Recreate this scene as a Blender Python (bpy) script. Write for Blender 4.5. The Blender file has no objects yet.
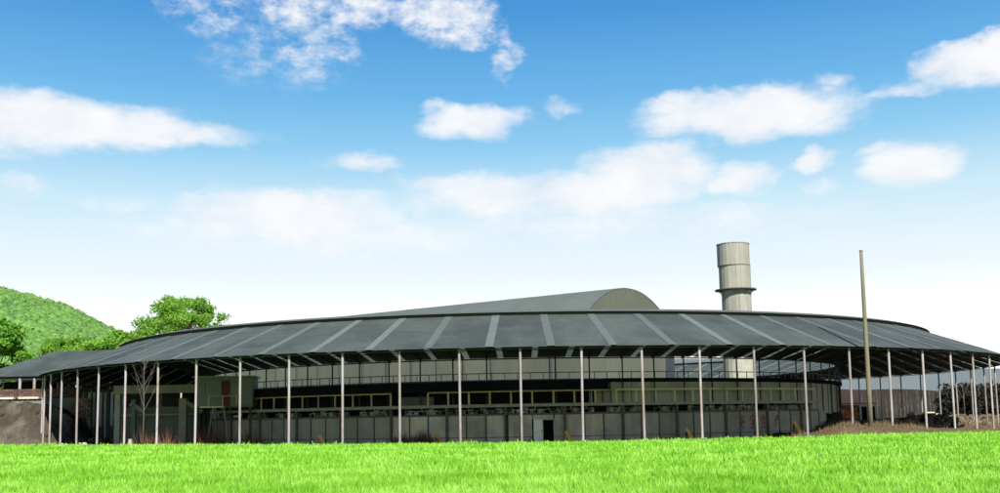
import bpy, bmesh, math, random
import numpy as np
from mathutils import Matrix, Vector
random.seed(7)
rng = np.random.default_rng(7)
S = bpy.context.scene
PI = math.pi
sin, cos = math.sin, math.cos

# ------------------------------------------------------------------ camera
EYE = 1.465
pitch, roll = 0.10994, -0.01685
cam_d = bpy.data.cameras.new("camera")
cam = bpy.data.objects.new("camera", cam_d)
S.collection.objects.link(cam)
S.camera = cam
cam_d.sensor_fit = 'HORIZONTAL'
cam_d.sensor_width = 36.0
cam_d.lens = 36.0 * 1.02047
cam_d.shift_y = 0.0598
cam_d.clip_start = 0.1
cam_d.clip_end = 9000
r0 = Vector((1, 0, 0)); up0 = Vector((0, -sin(pitch), cos(pitch))); fw = Vector((0, cos(pitch), sin(pitch)))
rr = cos(roll) * r0 + sin(roll) * up0
uu = -sin(roll) * r0 + cos(roll) * up0
M = Matrix((rr, uu, -fw)).transposed().to_4x4()
M.translation = Vector((0, 0, EYE))
cam.matrix_world = M

# ------------------------------------------------------------------ colour management
EXPO = 1.0
S.view_settings.view_transform = 'Standard'
S.view_settings.look = 'None'
S.view_settings.exposure = EXPO
S.view_settings.gamma = 1
S.cycles.max_bounces = 6
S.cycles.transparent_max_bounces = 6

def lin(r, g, b):
    f = lambda c: (c / 255) / 12.92 if c / 255 <= 0.04045 else ((c / 255 + 0.055) / 1.055) ** 2.4
    return (f(r), f(g), f(b))

# ------------------------------------------------------------------ sun
SUN_DIR = Vector((0.20, -0.75, 0.66)).normalized()
sun_el = math.asin(SUN_DIR.z)
sun_az = math.atan2(SUN_DIR.x, SUN_DIR.y)
sd = bpy.data.lights.new("sun", 'SUN'); sd.energy = 5.0; sd.angle = math.radians(0.6); sd.color = (1.0, 0.955, 0.88)
so = bpy.data.objects.new("sun", sd); S.collection.objects.link(so)
so.rotation_euler = (-SUN_DIR).to_track_quat('-Z', 'Y').to_euler()

# ------------------------------------------------------------------ world: sky and clouds
W = bpy.data.worlds.new("World"); S.world = W; W.use_nodes = True
nt = W.node_tree; N = nt.nodes; L = nt.links; N.clear()
def wn(t, **k):
    n = N.new(t)
    for a, b in k.items(): setattr(n, a, b)
    return n
def wmath(op, a, b=None, c=None, clamp=False):
    n = N.new('ShaderNodeMath'); n.operation = op; n.use_clamp = clamp
    for i, v in enumerate((a, b, c)):
        if v is None: continue
        if isinstance(v, (int, float)): n.inputs[i].default_value = v
        else: L.new(v, n.inputs[i])
    return n.outputs[0]
tc = wn('ShaderNodeTexCoord'); dirv = tc.outputs['Generated']
sep = wn('ShaderNodeSeparateXYZ'); L.new(dirv, sep.inputs[0])
az = wmath('MULTIPLY', wmath('ARCTAN2', sep.outputs[0], sep.outputs[1]), 180 / PI)
el = wmath('MULTIPLY', wmath('ARCSINE', sep.outputs[2]), 180 / PI)
# turbulence in direction space (clouds are wider than they are tall)
comb = wn('ShaderNodeCombineXYZ'); L.new(az, comb.inputs[0]); L.new(wmath('MULTIPLY', el, 1.7), comb.inputs[1])
def wnoise(scale, detail, rough, off=0.0):
    mp = wn('ShaderNodeVectorMath', operation='ADD'); L.new(comb.outputs[0], mp.inputs[0]); mp.inputs[1].default_value = (off, off * .7, off * .3)
    n = wn('ShaderNodeTexNoise'); n.inputs['Scale'].default_value = scale; n.inputs['Detail'].default_value = detail
    n.inputs['Roughness'].default_value = rough; L.new(mp.outputs[0], n.inputs['Vector'])
    return n.outputs[0]
n_big = wnoise(0.33, 5, 0.55, 3)
n_fine = wnoise(0.9, 7, 0.62, 11)
n_w1 = wnoise(0.45, 4, 0.5, 31); n_w2 = wnoise(0.45, 4, 0.5, 57)
azw = wmath('ADD', az, wmath('MULTIPLY', wmath('SUBTRACT', n_w1, 0.5), 3.2))
elw = wmath('ADD', el, wmath('MULTIPLY', wmath('SUBTRACT', n_w2, 0.5), 1.6))
CL = [(-23.7, 15.6, 7.2, 1.3, 1.15), (-19.2, 15.5, 5.9, 0.8, 1.00), (-25.6, 14.9, 3.3, 1.2, 0.90), (-14.6, 15.5, 2.6, 0.4, 0.5), (-16.5, 22.3, 2.6, 1.4, 0.50), (-11.2, 22.4, 2.4, 1.4, 0.66), (-10.4, 20.6, 2.4, 2.2, 0.48), (-13.0, 20.0, 4.0, 2.2, 0.22), (-7.3, 22.7, 2.8, 1.0, 0.60), (-3.2, 22.4, 3.2, 1.3, 0.78), (-1.8, 21.6, 2.2, 1.0, 0.62), (0.5, 20.4, 1.0, 1.5, 0.50), (-1.5, 16.6, 3.3, 1.0, 1.10), (14.0, 16.3, 6.1, 1.3, 1.20), (11.0, 17.0, 2.8, 0.8, 0.90), (16.9, 15.6, 3.3, 0.8, 0.80), (-7.6, 14.4, 2.5, 0.6, 0.75), (3.8, 17.1, 1.4, 0.5, 0.55), (8.4, 13.6, 4.0, 1.6, 1.15), (5.8, 12.6, 6.2, 1.4, 1.10), (13.6, 12.9, 2.2, 0.9, 1.00), (0.1, 12.5, 6.3, 1.2, 0.95), (-3.3, 13.1, 2.9, 0.8, 0.80), (-11.7, 11.4, 7.0, 1.4, 1.1), (-20.7, 11.6, 2.5, 0.5, 0.35), (-25.5, 12.3, 1.6, 0.6, 0.50), (22.5, 12.9, 2.5, 1.2, 1.10), (21.0, 13.7, 1.5, 0.5, 0.70), (17.4, 13.5, 1.3, 0.6, 0.90), (17.9, 12.0, 1.1, 0.5, 0.50), (25.5, 17.5, 2.9, 1.1, 1.15), (27.5, 17.6, 2.7, 1.4, 1.10), (22.4, 16.6, 2.5, 0.4, 0.60), (19.0, 17.5, 1.2, 0.5, 0.60), (5.8, 10.7, 14.4, 1.1, 0.55), (-8.4, 10.3, 13.7, 1.2, 0.55),
      # beyond the picture's edges
      (33, 18, 5, 1.4, 1.1), (36, 13, 6, 1.3, 1.0), (-34, 14, 6, 1.5, 1.1), (-36, 20, 5, 1.5, .9), (8, 28, 7, 2.0, 1.0), (-12, 27, 6, 2.2, 1.0), (25, 27, 5, 1.8, .9), (-30, 29, 7, 2, .9)]
mask = None
for (a, e, ra, re_, w) in CL:
    ra *= 1.18; re_ *= 1.3
    dx = wmath('MULTIPLY', wmath('SUBTRACT', azw, a), 1 / ra)
    dy = wmath('MULTIPLY', wmath('SUBTRACT', elw, e), 1 / re_)
    d2 = wmath('ADD', wmath('MULTIPLY', dx, dx), wmath('MULTIPLY', dy, dy))
    m = wmath('MULTIPLY', wmath('SUBTRACT', 1.0, d2, clamp=True), w)
    mask = m if mask is None else wmath('MAXIMUM', mask, m)
hi = wn('ShaderNodeMapRange'); L.new(el, hi.inputs['Value']); hi.inputs['From Min'].default_value = 17; hi.inputs['From Max'].default_value = 20; hi.inputs['To Min'].default_value = 0.55; hi.inputs['To Max'].default_value = 1.75
nz = wmath('ADD', wmath('MULTIPLY', wmath('SUBTRACT', n_fine, 0.5), hi.outputs[0]), wmath('MULTIPLY', wmath('SUBTRACT', n_big, 0.5), 0.8))
# no cloud where the mask is nil
gate = wmath('MULTIPLY', mask, 4.0, clamp=True)
dens = wmath('ADD', mask, wmath('MULTIPLY', nz, gate))
mr = wn('ShaderNodeMapRange'); mr.interpolation_type = 'SMOOTHSTEP'
L.new(dens, mr.inputs['Value']); mr.inputs['From Min'].default_value = 0.0; mr.inputs['From Max'].default_value = 1.05
cov = mr.outputs[0]
# clear-sky gradient by elevation
ramp = wn('ShaderNodeValToRGB'); cr_ = ramp.color_ramp
L.new(wmath('DIVIDE', wmath('ADD', el, 10), 100, clamp=True), ramp.inputs[0])
stops = [(-10, (250, 252, 254)), (1.5, (247, 250, 252)), (6, (246, 251, 254)), (9, (233, 246, 253)), (12, (202, 234, 250)), (15, (146, 206, 242)), (18, (108, 182, 234)), (22.5, (70, 150, 218)), (30, (54, 128, 202)), (50, (38, 102, 178)), (90, (28, 82, 158))]
for i, (e, c) in enumerate(stops):
    p = (e + 10) / 100
    s = cr_.elements[i] if i < 2 else cr_.elements.new(p)
    s.position = p; s.color = (*lin(*c), 1)
mixc = wn('ShaderNodeMix', data_type='RGBA')
L.new(cov, mixc.inputs[0]); L.new(ramp.outputs[0], mixc.inputs[6])
shade = wn('ShaderNodeMix', data_type='RGBA'); L.new(wmath('SUBTRACT', wmath('MULTIPLY', n_big, 2.2), 0.6, clamp=True), shade.inputs[0])
shade.inputs[6].default_value = (*lin(236, 240, 247), 1); shade.inputs[7].default_value = (*lin(255, 255, 255), 1)
L.new(shade.outputs[2], mixc.inputs[7])
SKY_STR = 0.1
gain = wn('ShaderNodeVectorMath', operation='SCALE'); L.new(mixc.outputs[2], gain.inputs[0]); glow = wn('ShaderNodeMapRange'); glow.interpolation_type = 'SMOOTHSTEP'; L.new(el, glow.inputs['Value']); glow.inputs['From Min'].default_value = 1; glow.inputs['From Max'].default_value = 8.5
glow.inputs['To Min'].default_value = 1.5 / SKY_STR / (2 ** EXPO); glow.inputs['To Max'].default_value = 1.0 / SKY_STR / (2 ** EXPO); L.new(glow.outputs[0], gain.inputs['Scale'])
sky = wn('ShaderNodeTexSky', sky_type='NISHITA', sun_disc=False); sky.sun_elevation = sun_el; sky.sun_rotation = sun_az
mixs = wn('ShaderNodeMix', data_type='RGBA'); mixs.inputs[0].default_value = 0.96
L.new(sky.outputs[0], mixs.inputs[6]); L.new(gain.outputs[0], mixs.inputs[7])
bg = wn('ShaderNodeBackground'); bg.inputs[1].default_value = SKY_STR; L.new(mixs.outputs[2], bg.inputs[0])
wo = wn('ShaderNodeOutputWorld'); L.new(bg.outputs[0], wo.inputs[0])
W.cycles.sampling_method = 'MANUAL'; W.cycles.sample_map_resolution = 512

# ------------------------------------------------------------------ materials
def mat(name, col, rough=0.8, vary=0.25, scale=1.5, fine=0.15, fscale=14.0, streak=0.0, rnd=0.0, metal=0.0, bump=0.0, trans=0.0, col2=None, c2scale=0.4, c2bias=0.5, spec=0.3, stretch=(1, 1, 1), emit=0, hue=0.0):
    m = bpy.data.materials.new(name); m.use_nodes = True
    t = m.node_tree; n = t.nodes; l = t.links; n.clear()
    def mth(op, a, b, clamp=False):
        k = n.new('ShaderNodeMath'); k.operation = op; k.use_clamp = clamp
        for i, v in enumerate((a, b)):
            if isinstance(v, (int, float)): k.inputs[i].default_value = v
            else: l.new(v, k.inputs[i])
        return k.outputs[0]
    tcn = n.new('ShaderNodeNewGeometry').outputs['Position']
    mp = n.new('ShaderNodeMapping'); mp.inputs['Scale'].default_value = stretch; l.new(tcn, mp.inputs[0]); tcv = mp.outputs[0]
    def noise(sc, det=4, st=None, rg=0.55):
        v = tcv
        if st:
            q = n.new('ShaderNodeMapping'); q.inputs['Scale'].default_value = st; l.new(tcn, q.inputs[0]); v = q.outputs[0]
        k = n.new('ShaderNodeTexNoise'); k.inputs['Scale'].default_value = sc; k.inputs['Detail'].default_value = det; k.inputs['Roughness'].default_value = rg
        l.new(v, k.inputs['Vector']); return k.outputs[0]
    n1 = noise(scale); n2 = noise(fscale, 3)
    f = mth('ADD', 1.0 - vary - fine, mth('MULTIPLY', n1, 2 * vary)); f = mth('ADD', f, mth('MULTIPLY', n2, 2 * fine))
    if streak: f = mth('ADD', f, mth('MULTIPLY', mth('SUBTRACT', noise(2.2, 4, (1, 1, 0.08)), 0.5), 2 * streak))
    if rnd:
        oi = n.new('ShaderNodeObjectInfo'); f = mth('ADD', f, mth('MULTIPLY', mth('SUBTRACT', oi.outputs['Random'], 0.5), 2 * rnd))
    base = n.new('ShaderNodeRGB'); base.outputs[0].default_value = (*col, 1); bc = base.outputs[0]
    if col2:
        mx = n.new('ShaderNodeMix'); mx.data_type = 'RGBA'
        k = mth('ADD', mth('MULTIPLY', mth('SUBTRACT', noise(c2scale, 5), c2bias), 5.0), 0.5, True)
        l.new(k, mx.inputs[0]); l.new(bc, mx.inputs[6]); mx.inputs[7].default_value = (*col2, 1); bc = mx.outputs[2]
    vm = n.new('ShaderNodeVectorMath'); vm.operation = 'SCALE'; l.new(bc, vm.inputs[0]); l.new(f, vm.inputs['Scale'])
    p = n.new('ShaderNodeBsdfPrincipled'); l.new(vm.outputs[0], p.inputs['Base Color'])
    p.inputs['Roughness'].default_value = rough; p.inputs['Metallic'].default_value = metal; p.inputs['Specular IOR Level'].default_value = spec
    if bump:
        b = n.new('ShaderNodeBump'); b.inputs['Strength'].default_value = bump; b.inputs['Distance'].default_value = 0.05; l.new(n2, b.inputs['Height']); l.new(b.outputs[0], p.inputs['Normal'])
    out = n.new('ShaderNodeOutputMaterial'); sh = p.outputs[0]
    if trans:
        tr = n.new('ShaderNodeBsdfTranslucent'); l.new(vm.outputs[0], tr.inputs[0])
        ms = n.new('ShaderNodeMixShader'); ms.inputs[0].default_value = trans; l.new(sh, ms.inputs[1]); l.new(tr.outputs[0], ms.inputs[2]); sh = ms.outputs[0]
    l.new(sh, out.inputs[0])
    return m

Mt = {}
Mt['roof'] = mat('bitumen_sheet', (0.037, 0.045, 0.042), 0.75, .30, .6, .30, 5, rnd=.10, bump=.15, spec=.25, col2=(0.052, 0.064, 0.058), c2scale=.22, streak=.10)
Mt['skylight'] = mat('fibreglass_skylight', (0.175, 0.205, 0.195), .55, .18, 1.2, .15, 9, rnd=.16, trans=.5)
Mt['skylight2'] = mat('underlit_fibreglass_skylight', (0.33, 0.36, 0.32), .55, .22, 1.2, .15, 9, rnd=.12, trans=.72)  # same fibreglass, made paler to imitate daylight glowing through its underside
Mt['brickpale'] = mat('weathered_pale_brick', (0.20, 0.135, 0.085), .9, .3, 2, .25, 8, rnd=.35)
Mt['paleblue'] = mat('pale_blue_daylight', (0.26, 0.31, 0.34), .7, .2, 2, .15, 9, rnd=.3)  # pale blue imitates daylight showing through the gaps
Mt['earth'] = mat('dark_earth_bank', (0.048, 0.041, 0.031), 1, .3, .6, .35, 3.5, bump=.8, col2=(0.105, 0.095, 0.073), c2scale=.5, c2bias=.58, spec=0.02)
Mt['ridgecap'] = mat('ridge_cap_sheet', (0.075, 0.083, 0.078), .7, .2, .8, .1, 8)
Mt['rafter'] = mat('dark_steel', (0.030, 0.032, 0.034), .7, .2, 1, .1, 8)
Mt['post'] = mat('white_painted_tube', (0.27, 0.25, 0.25), .5, .12, 1.2, .12, 9, streak=.16, rnd=.24, col2=(0.20, 0.17, 0.13), c2scale=.5, c2bias=.56)
Mt['ipost'] = mat('dull_grey_paint', (0.05,0.055,0.05), .7, .2, 1, .1, 8, rnd=.25)
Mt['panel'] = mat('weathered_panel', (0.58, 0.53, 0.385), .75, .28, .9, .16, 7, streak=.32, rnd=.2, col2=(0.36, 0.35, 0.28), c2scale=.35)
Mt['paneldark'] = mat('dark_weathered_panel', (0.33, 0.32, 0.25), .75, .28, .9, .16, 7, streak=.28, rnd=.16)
Mt['pilaster'] = mat('dark_frame_paint', (0.095, 0.100, 0.085), .7, .25, 1, .15, 8, rnd=.2)
Mt['upper'] = mat('pale_green_sheet', (0.42, 0.42, 0.34), .65, .2, .7, .12, 7, streak=.2, rnd=.10)
Mt['beam'] = mat('grey_deck_edge', (0.32, 0.32, 0.26), .75, .3, 1.3, .2, 9, streak=.1)
Mt['black'] = mat('black_sheet_and_shade', (0.012, 0.013, 0.016), .8, .3, .8, .2, 8, spec=0.02)  # near-black hood sheet; also stands as painted shade in recesses and openings
Mt['yellow'] = mat('yellow_rail_paint', (0.60, 0.48, 0.18), .55, .2, 1.5, .15, 9, rnd=.15, col2=(0.36, 0.34, 0.2), c2scale=.8, c2bias=.55)
Mt['paleyellow'] = mat('faded_yellow_paint', (0.72, 0.71, 0.46), .6, .15, 1.5, .1, 9, rnd=.12)
Mt['grail'] = mat('grey_rail_paint', (0.13,0.15,0.145), .6, .2, 1.5, .1, 9)
Mt['fit'] = mat('mixed_pipework', (0.36, 0.33, 0.26), .7, .5, 2.5, .3, 9, col2=(0.03, 0.032, 0.03), c2scale=1.6)
Mt['white'] = mat('cream_door_paint', (0.88, 0.88, 0.76), .5, .06, 1.5, .05, 9)
Mt['bright'] = mat('bright_yellow_bracket', (0.75, 0.42, 0.05), .5, .2, 3, .1, 12, rnd=.1)
Mt['rust'] = mat('brown_primer', (0.12, 0.055, 0.028), .8, .3, 3, .2, 12)
Mt['vault'] = mat('vault_sheet', (0.080, 0.094, 0.080), .7, .14, .3, .1, 4, rnd=.06)
Mt['vwall'] = mat('beige_shed_sheet', (0.078, 0.086, 0.064), .75, .18, .5, .1, 5, rnd=.12, streak=.14)
Mt['vend'] = mat('olive_end_sheet', (0.084, 0.090, 0.066), .7, .12, .5, .08, 5, rnd=.05)
Mt['vblue'] = mat('slate_blue_door', (0.028, 0.036, 0.044), .6, .2, 1, .1, 8)
Mt['chim'] = mat('chimney_plate', (0.225, 0.222, 0.182), .6, .22, .8, .12, 5, streak=.42, rnd=.10, metal=.0)
Mt['chimdark'] = mat('chimney_flange', (0.085, 0.088, 0.08), .7, .2, 1, .1, 8)
Mt['conc'] = mat('old_concrete', (0.26, 0.26, 0.21), .9, .25, 1, .2, 6, streak=.2, rnd=.15)
Mt['concdk'] = mat('dark_concrete', (0.13, 0.14, 0.12), .9, .3, .8, .2, 6, streak=.2)
Mt['render'] = mat('grey_brown_render', (0.060, 0.054, 0.043), .95, .25, .5, .2, 5, bump=.4, col2=(0.105, 0.098, 0.08), c2scale=.5, c2bias=.6)
Mt['brick'] = mat('orange_brick', (0.42, 0.17, 0.07), .9, .3, 2, .25, 8, rnd=.35)
Mt['brickdk'] = mat('brown_red_brick', (0.080, 0.045, 0.036), .9, .3, 2, .25, 8, rnd=.35)
Mt['stone'] = mat('pale_stone', (0.38, 0.35, 0.27), .9, .3, 2, .2, 8, rnd=.3)
Mt['stonedk'] = mat('brown_rubble', (0.13, 0.10, 0.068), .9, .3, 2, .3, 8, rnd=.3, spec=0.02)
Mt['cabin'] = mat('pale_green_cabin', (0.19, 0.205, 0.175), .6, .12, 1, .08, 8)
Mt['cabroof'] = mat('cabin_roof_sheet', (0.3, 0.33, 0.31), .6, .15, 1, .1, 8)
Mt['maroon'] = mat('maroon_door', (0.10, 0.012, 0.016), .5, .15, 1, .1, 8)
Mt['glass'] = mat('dusty_glass', (0.06, 0.085, 0.085), .25, .1, 1, .05, 8, spec=.5)
Mt['pole'] = mat('timber_pole', (0.135, 0.118, 0.078), .85, .2, .6, .15, 6, streak=.3)
Mt['hutwhite'] = mat('white_frame', (0.6, 0.62, 0.58), .6, .1, 1, .1, 8)
Mt['dirt'] = mat('dry_earth', (0.105, 0.080, 0.050), 1, .3, .25, .3, 3, bump=.6, col2=(0.075, 0.066, 0.045), c2scale=.12, spec=0.02)
Mt['brownhill'] = mat('bare_brown_slope', (0.040, 0.027, 0.020), 1, .3, .03, .3, .2, stretch=(1, .5, 1), col2=(0.028, 0.024, 0.019), c2scale=.05, spec=0.02)
Mt['greyhill'] = mat('distant_grey_ridge', (0.105, 0.125, 0.128), 1, .12, .01, .1, .05, spec=0.02)  # added far ridge, with the grey haze put into its colour
Mt['field'] = mat('field_turf', (0.14, 0.34, 0.02), 1, .2, .6, .25, 5)
Mt['bark'] = mat('bark', (0.10, 0.085, 0.06), .9, .3, 2, .2, 9)
Mt['greybark'] = mat('grey_bark', (0.085, 0.075, 0.060), .9, .3, 2, .2, 9, streak=.2)
Mt['hillsoil'] = mat('wooded_slope_floor', (0.06, 0.13, 0.03), 1, .3, .05, .3, .5, spec=0.02)
Mt['weed'] = mat('dry_weed', (0.135, 0.10, 0.052), .9, .3, .7, .3, 8, trans=.2, spec=0.02)
Mt['redweed'] = mat('reddish_brush', (0.13, 0.068, 0.042), .9, .3, 1, .3, 8, trans=.2, spec=0.02)
Mt['redpaint'] = mat('faded_red_lettering', (0.27, 0.12, 0.115), .8, .3, 3, .2, 9)
Mt['tarp'] = mat('white_plastic', (0.62, 0.63, 0.58), .5, .1, 2, .1, 9)
Mt['greenmesh'] = mat('dark_green_leaf', (0.020, 0.021, 0.016), .9, .3, .2, .3, 2, trans=.1, spec=0.02)

def leafmat(name, a, b, c, trans=.35, sc=.5):
    m = bpy.data.materials.new(name); m.use_nodes = True
    t = m.node_tree; n = t.nodes; l = t.links; n.clear()
    g = n.new('ShaderNodeNewGeometry')
    k = n.new('ShaderNodeTexNoise'); k.inputs['Scale'].default_value = sc; k.inputs['Detail'].default_value = 3; l.new(g.outputs['Position'], k.inputs['Vector'])
    k2 = n.new('ShaderNodeTexNoise'); k2.inputs['Scale'].default_value = sc * 9; k2.inputs['Detail'].default_value = 2; l.new(g.outputs['Position'], k2.inputs['Vector'])
    ad = n.new('ShaderNodeMath'); ad.operation = 'ADD'; l.new(k.outputs[0], ad.inputs[0]); l.new(k2.outputs[0], ad.inputs[1])
    ad2 = n.new('ShaderNodeMath'); ad2.operation = 'MULTIPLY_ADD'; l.new(ad.outputs[0], ad2.inputs[0]); ad2.inputs[1].default_value = 1.5; ad2.inputs[2].default_value = -1.0
    r = n.new('ShaderNodeValToRGB'); l.new(ad2.outputs[0], r.inputs[0])
    r.color_ramp.elements[0].color = (*a, 1); r.color_ramp.elements[0].position = .15
    r.color_ramp.elements[1].color = (*c, 1); r.color_ramp.elements[1].position = .85
    e = r.color_ramp.elements.new(.5); e.color = (*b, 1)
    p = n.new('ShaderNodeBsdfPrincipled'); l.new(r.outputs[0], p.inputs['Base Color']); p.inputs['Roughness'].default_value = .6; p.inputs['Specular IOR Level'].default_value = .2
    tr = n.new('ShaderNodeBsdfTranslucent'); l.new(r.outputs[0], tr.inputs[0])
    ms = n.new('ShaderNodeMixShader'); ms.inputs[0].default_value = trans; l.new(p.outputs[0], ms.inputs[1]); l.new(tr.outputs[0], ms.inputs[2])
    o = n.new('ShaderNodeOutputMaterial'); l.new(ms.outputs[0], o.inputs[0])
    return m
Mt['grass'] = leafmat('grass_blades', (0.135, 0.36, 0.016), (0.24, 0.51, 0.04), (0.39, 0.64, 0.12), .4, .35)
Mt['leaf'] = leafmat('leaf_green', (0.10, 0.25, 0.022), (0.21, 0.42, 0.045), (0.33, 0.52, 0.10), .6, .5)
Mt['leafdk'] = leafmat('leaf_dark_green', (0.04, 0.14, 0.012), (0.11, 0.29, 0.022), (0.21, 0.42, 0.05), .5, .35)
Mt['leafhill'] = leafmat('hill_canopy', (0.105, 0.225, 0.055), (0.145, 0.29, 0.065), (0.185, 0.335, 0.075), .35, .05)  # paler greens, distance haze is put into the leaf colour

# ------------------------------------------------------------------ mesh helpers
COL = S.collection
def link(o, parent=None):
    COL.objects.link(o)
    if parent: o.parent = parent
    return o
class MB:
    def __init__(s): s.v = []; s.f = []
    def add(s, vs, fs):
        b = len(s.v); s.v += [tuple(v) for v in vs]; s.f += [tuple(i + b for i in f) for f in fs]; return s
    def hexa(s, p):   # 8 points: bottom loop (0-3), top loop (4-7), counter-clockwise from above
        return s.add(p, [(3, 2, 1, 0), (4, 5, 6, 7), (0, 1, 5, 4), (1, 2, 6, 5), (2, 3, 7, 6), (3, 0, 4, 7)])
    def box(s, c, d, rz=0, tilt=None):
        hx, hy, hz = d[0] / 2, d[1] / 2, d[2] / 2
        P = [Vector((x, y, z)) for z in (-hz, hz) for x, y in ((-hx, -hy), (hx, -hy), (hx, hy), (-hx, hy))]
        R = Matrix.Rotation(rz, 3, 'Z')
        if tilt is not None: R = R @ tilt
        return s.hexa([R @ p + Vector(c) for p in P])
    def bar(s, a, b, w, h=None, up=(0, 0, 1)):
        a = Vector(a); b = Vector(b); h = h or w; d = (b - a).normalized(); u = Vector(up)
        if abs(d.dot(u)) > .98: u = Vector((0, 1, 0))
        x = d.cross(u).normalized(); y = x.cross(d)
        P = []
        for e in (a, b):
            P += [e - x * w / 2 - y * h / 2, e + x * w / 2 - y * h / 2, e + x * w / 2 + y * h / 2, e - x * w / 2 + y * h / 2]
        return s.add(P, [(0, 1, 2, 3), (7, 6, 5, 4), (1, 0, 4, 5), (2, 1, 5, 6), (3, 2, 6, 7), (0, 3, 7, 4)])
    def tube(s, pts, rad, n=8, caps=True):
        pts = [Vector(p) for p in pts]; rad = rad if isinstance(rad, (list, tuple)) else [rad] * len(pts)
        vs = []; fs = []
        for i, p in enumerate(pts):
            d = (pts[min(i + 1, len(pts) - 1)] - pts[max(i - 1, 0)]).normalized()
            u = Vector((1, 0, 0)) if abs(d.x) < .9 else Vector((0, 1, 0))
            x = d.cross(u).normalized(); y = d.cross(x)
            for k in range(n):
                a = 2 * PI * k / n; vs.append(p + (x * cos(a) + y * sin(a)) * rad[i])
        for i in range(len(pts) - 1):
            for k in range(n):
                fs.append((i * n + k, i * n + (k + 1) % n, (i + 1) * n + (k + 1) % n, (i + 1) * n + k))
        if caps: fs.append(tuple(range(n))[::-1]); fs.append(tuple((len(pts) - 1) * n + k for k in range(n)))
        return s.add(vs, fs)
    def arc(s, R0, R1, z0, z1, t0, t1, n, z0b=None, z1b=None):
        """solid ring sector between radii; z0b/z1b are heights at R1"""
        z0b = z0 if z0b is None else z0b; z1b = z1 if z1b is None else z1b
        vs = []; fs = []
        for i in range(n + 1):
            t = t0 + (t1 - t0) * i / n
            for R, z in ((R0, z0), (R1, z0b), (R1, z1b), (R0, z1)):
                vs.append((R * sin(t), -R * cos(t), z))
        for i in range(n):
            a, b = 4 * i, 4 * i + 4
            for k in range(4): fs.append((a + k, a + (k + 1) % 4, b + (k + 1) % 4, b + k))
        fs.append((3, 2, 1, 0)); fs.append(tuple(4 * n + k for k in range(4)))
        return s.add(vs, fs)
    def mesh(s, name, m):
        me = bpy.data.meshes.new(name); me.from_pydata(s.v, [], s.f)
        bm = bmesh.new(); bm.from_mesh(me); bmesh.ops.recalc_face_normals(bm, faces=bm.faces[:]); bm.to_mesh(me); bm.free()
        me.materials.append(Mt[m] if isinstance(m, str) else m); return me
    def build(s, name, m, parent=None, loc=(0, 0, 0), rz=0, smooth=False):
        me = s.mesh(name, m)
        if smooth: me.shade_smooth()
        o = bpy.data.objects.new(name, me); o.location = loc; o.rotation_euler = (0, 0, rz); return link(o, parent)
def tag(o, label=None, cat=None, group=None, kind=None):
    if label: o['label'] = label
    if cat: o['category'] = cat
    if group: o['group'] = group
    if kind: o['kind'] = kind
    return o
def empty(name, loc, rz=0, label=None, cat=None, group=None):
    o = bpy.data.objects.new(name, None); o.location = loc; o.rotation_euler = (0, 0, rz); o.empty_display_size = .5
    link(o); return tag(o, label, cat, group)
def inst(name, me, parent, loc=(0, 0, 0), rz=0, rx=0, ry=0, sc=None):
    o = bpy.data.objects.new(name, me); o.location = loc; o.rotation_euler = (rx, ry, rz)
    if sc: o.scale = sc
    return link(o, parent)
def np_mesh(name, verts, nper, m):
    """verts: (n*nper,3) – separate polygons of nper corners"""
    n = len(verts) // nper
    me = bpy.data.meshes.new(name); me.vertices.add(len(verts)); me.vertices.foreach_set('co', np.asarray(verts, np.float32).ravel())
    me.loops.add(len(verts)); me.loops.foreach_set('vertex_index', np.arange(len(verts), dtype=np.int32))
    me.polygons.add(n); me.polygons.foreach_set('loop_start', np.arange(n, dtype=np.int32) * nper)
    me.update(calc_edges=True); me.materials.append(Mt[m]); return me
def sstep(a, b, x):
    t = np.clip((x - a) / (b - a), 0, 1); return t * t * (3 - 2 * t)

# ring centre and radii, metres
CX, CY = 2.295, 113.744
RO, RR, RI = 48.636, 41.5, 33.45
HE, HR, HI = 6.0, 8.85, 6.25
NB = 78; DT = 2 * PI / NB; T0 = 0.0588
def pol(R, t, z=0): return Vector((CX + R * sin(t), CY - R * cos(t), z))

# ================================================================== GROUND
EDGE = [(-75, 96), (-45.8, 83.7), (-38.7, 79.3), (-15.9, 65.0), (-0.1, 58.6), (8.3, 58.6), (17.5, 60.8), (22.5, 64.5), (27.2, 66.5), (32.6, 67.0), (37, 64.6), (60, 62), (95, 60)]
EX = np.array([e[0] for e in EDGE]); EY = np.array([e[1] for e in EDGE])
def edge_y(x): return np.interp(x, EX, EY)
def gnoise(x, y):
    return (np.sin(x * 1.3 + y * .7) + np.sin(x * .61 - y * 1.9 + 1.3) + np.sin(x * 2.7 + y * 2.3 + .5) * .5) / 2.5
def ground(x, y):
    x = np.asarray(x, float); y = np.asarray(y, float)
    past = sstep(0.0, 2.5, y - edge_y(x))
    inner = 1 - sstep(18.5, 23.5, x)
    r = np.hypot(x - CX, y - CY)
    z = -0.45 * past * inner * (1 - sstep(60, 75, r) * 0) 
    z = z + past * (1 - inner) * (-0.06 + 0.10 * gnoise(x, y))
    z = z + 0.78 * np.exp(-(((x - 24.6) / 4.2) ** 2 + ((y - 70.0) / 2.3) ** 2))
    z = z + 0.30 * np.exp(-(((x - 31.0) / 5.0) ** 2 + ((y - 76.0) / 4.0) ** 2))
    z = z + past * 0.04 * gnoise(x * 2.1, y * 1.7)
    z = np.where(y < edge_y(x) + .3, np.minimum(z, 0) - .02, z)
    return z
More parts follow.
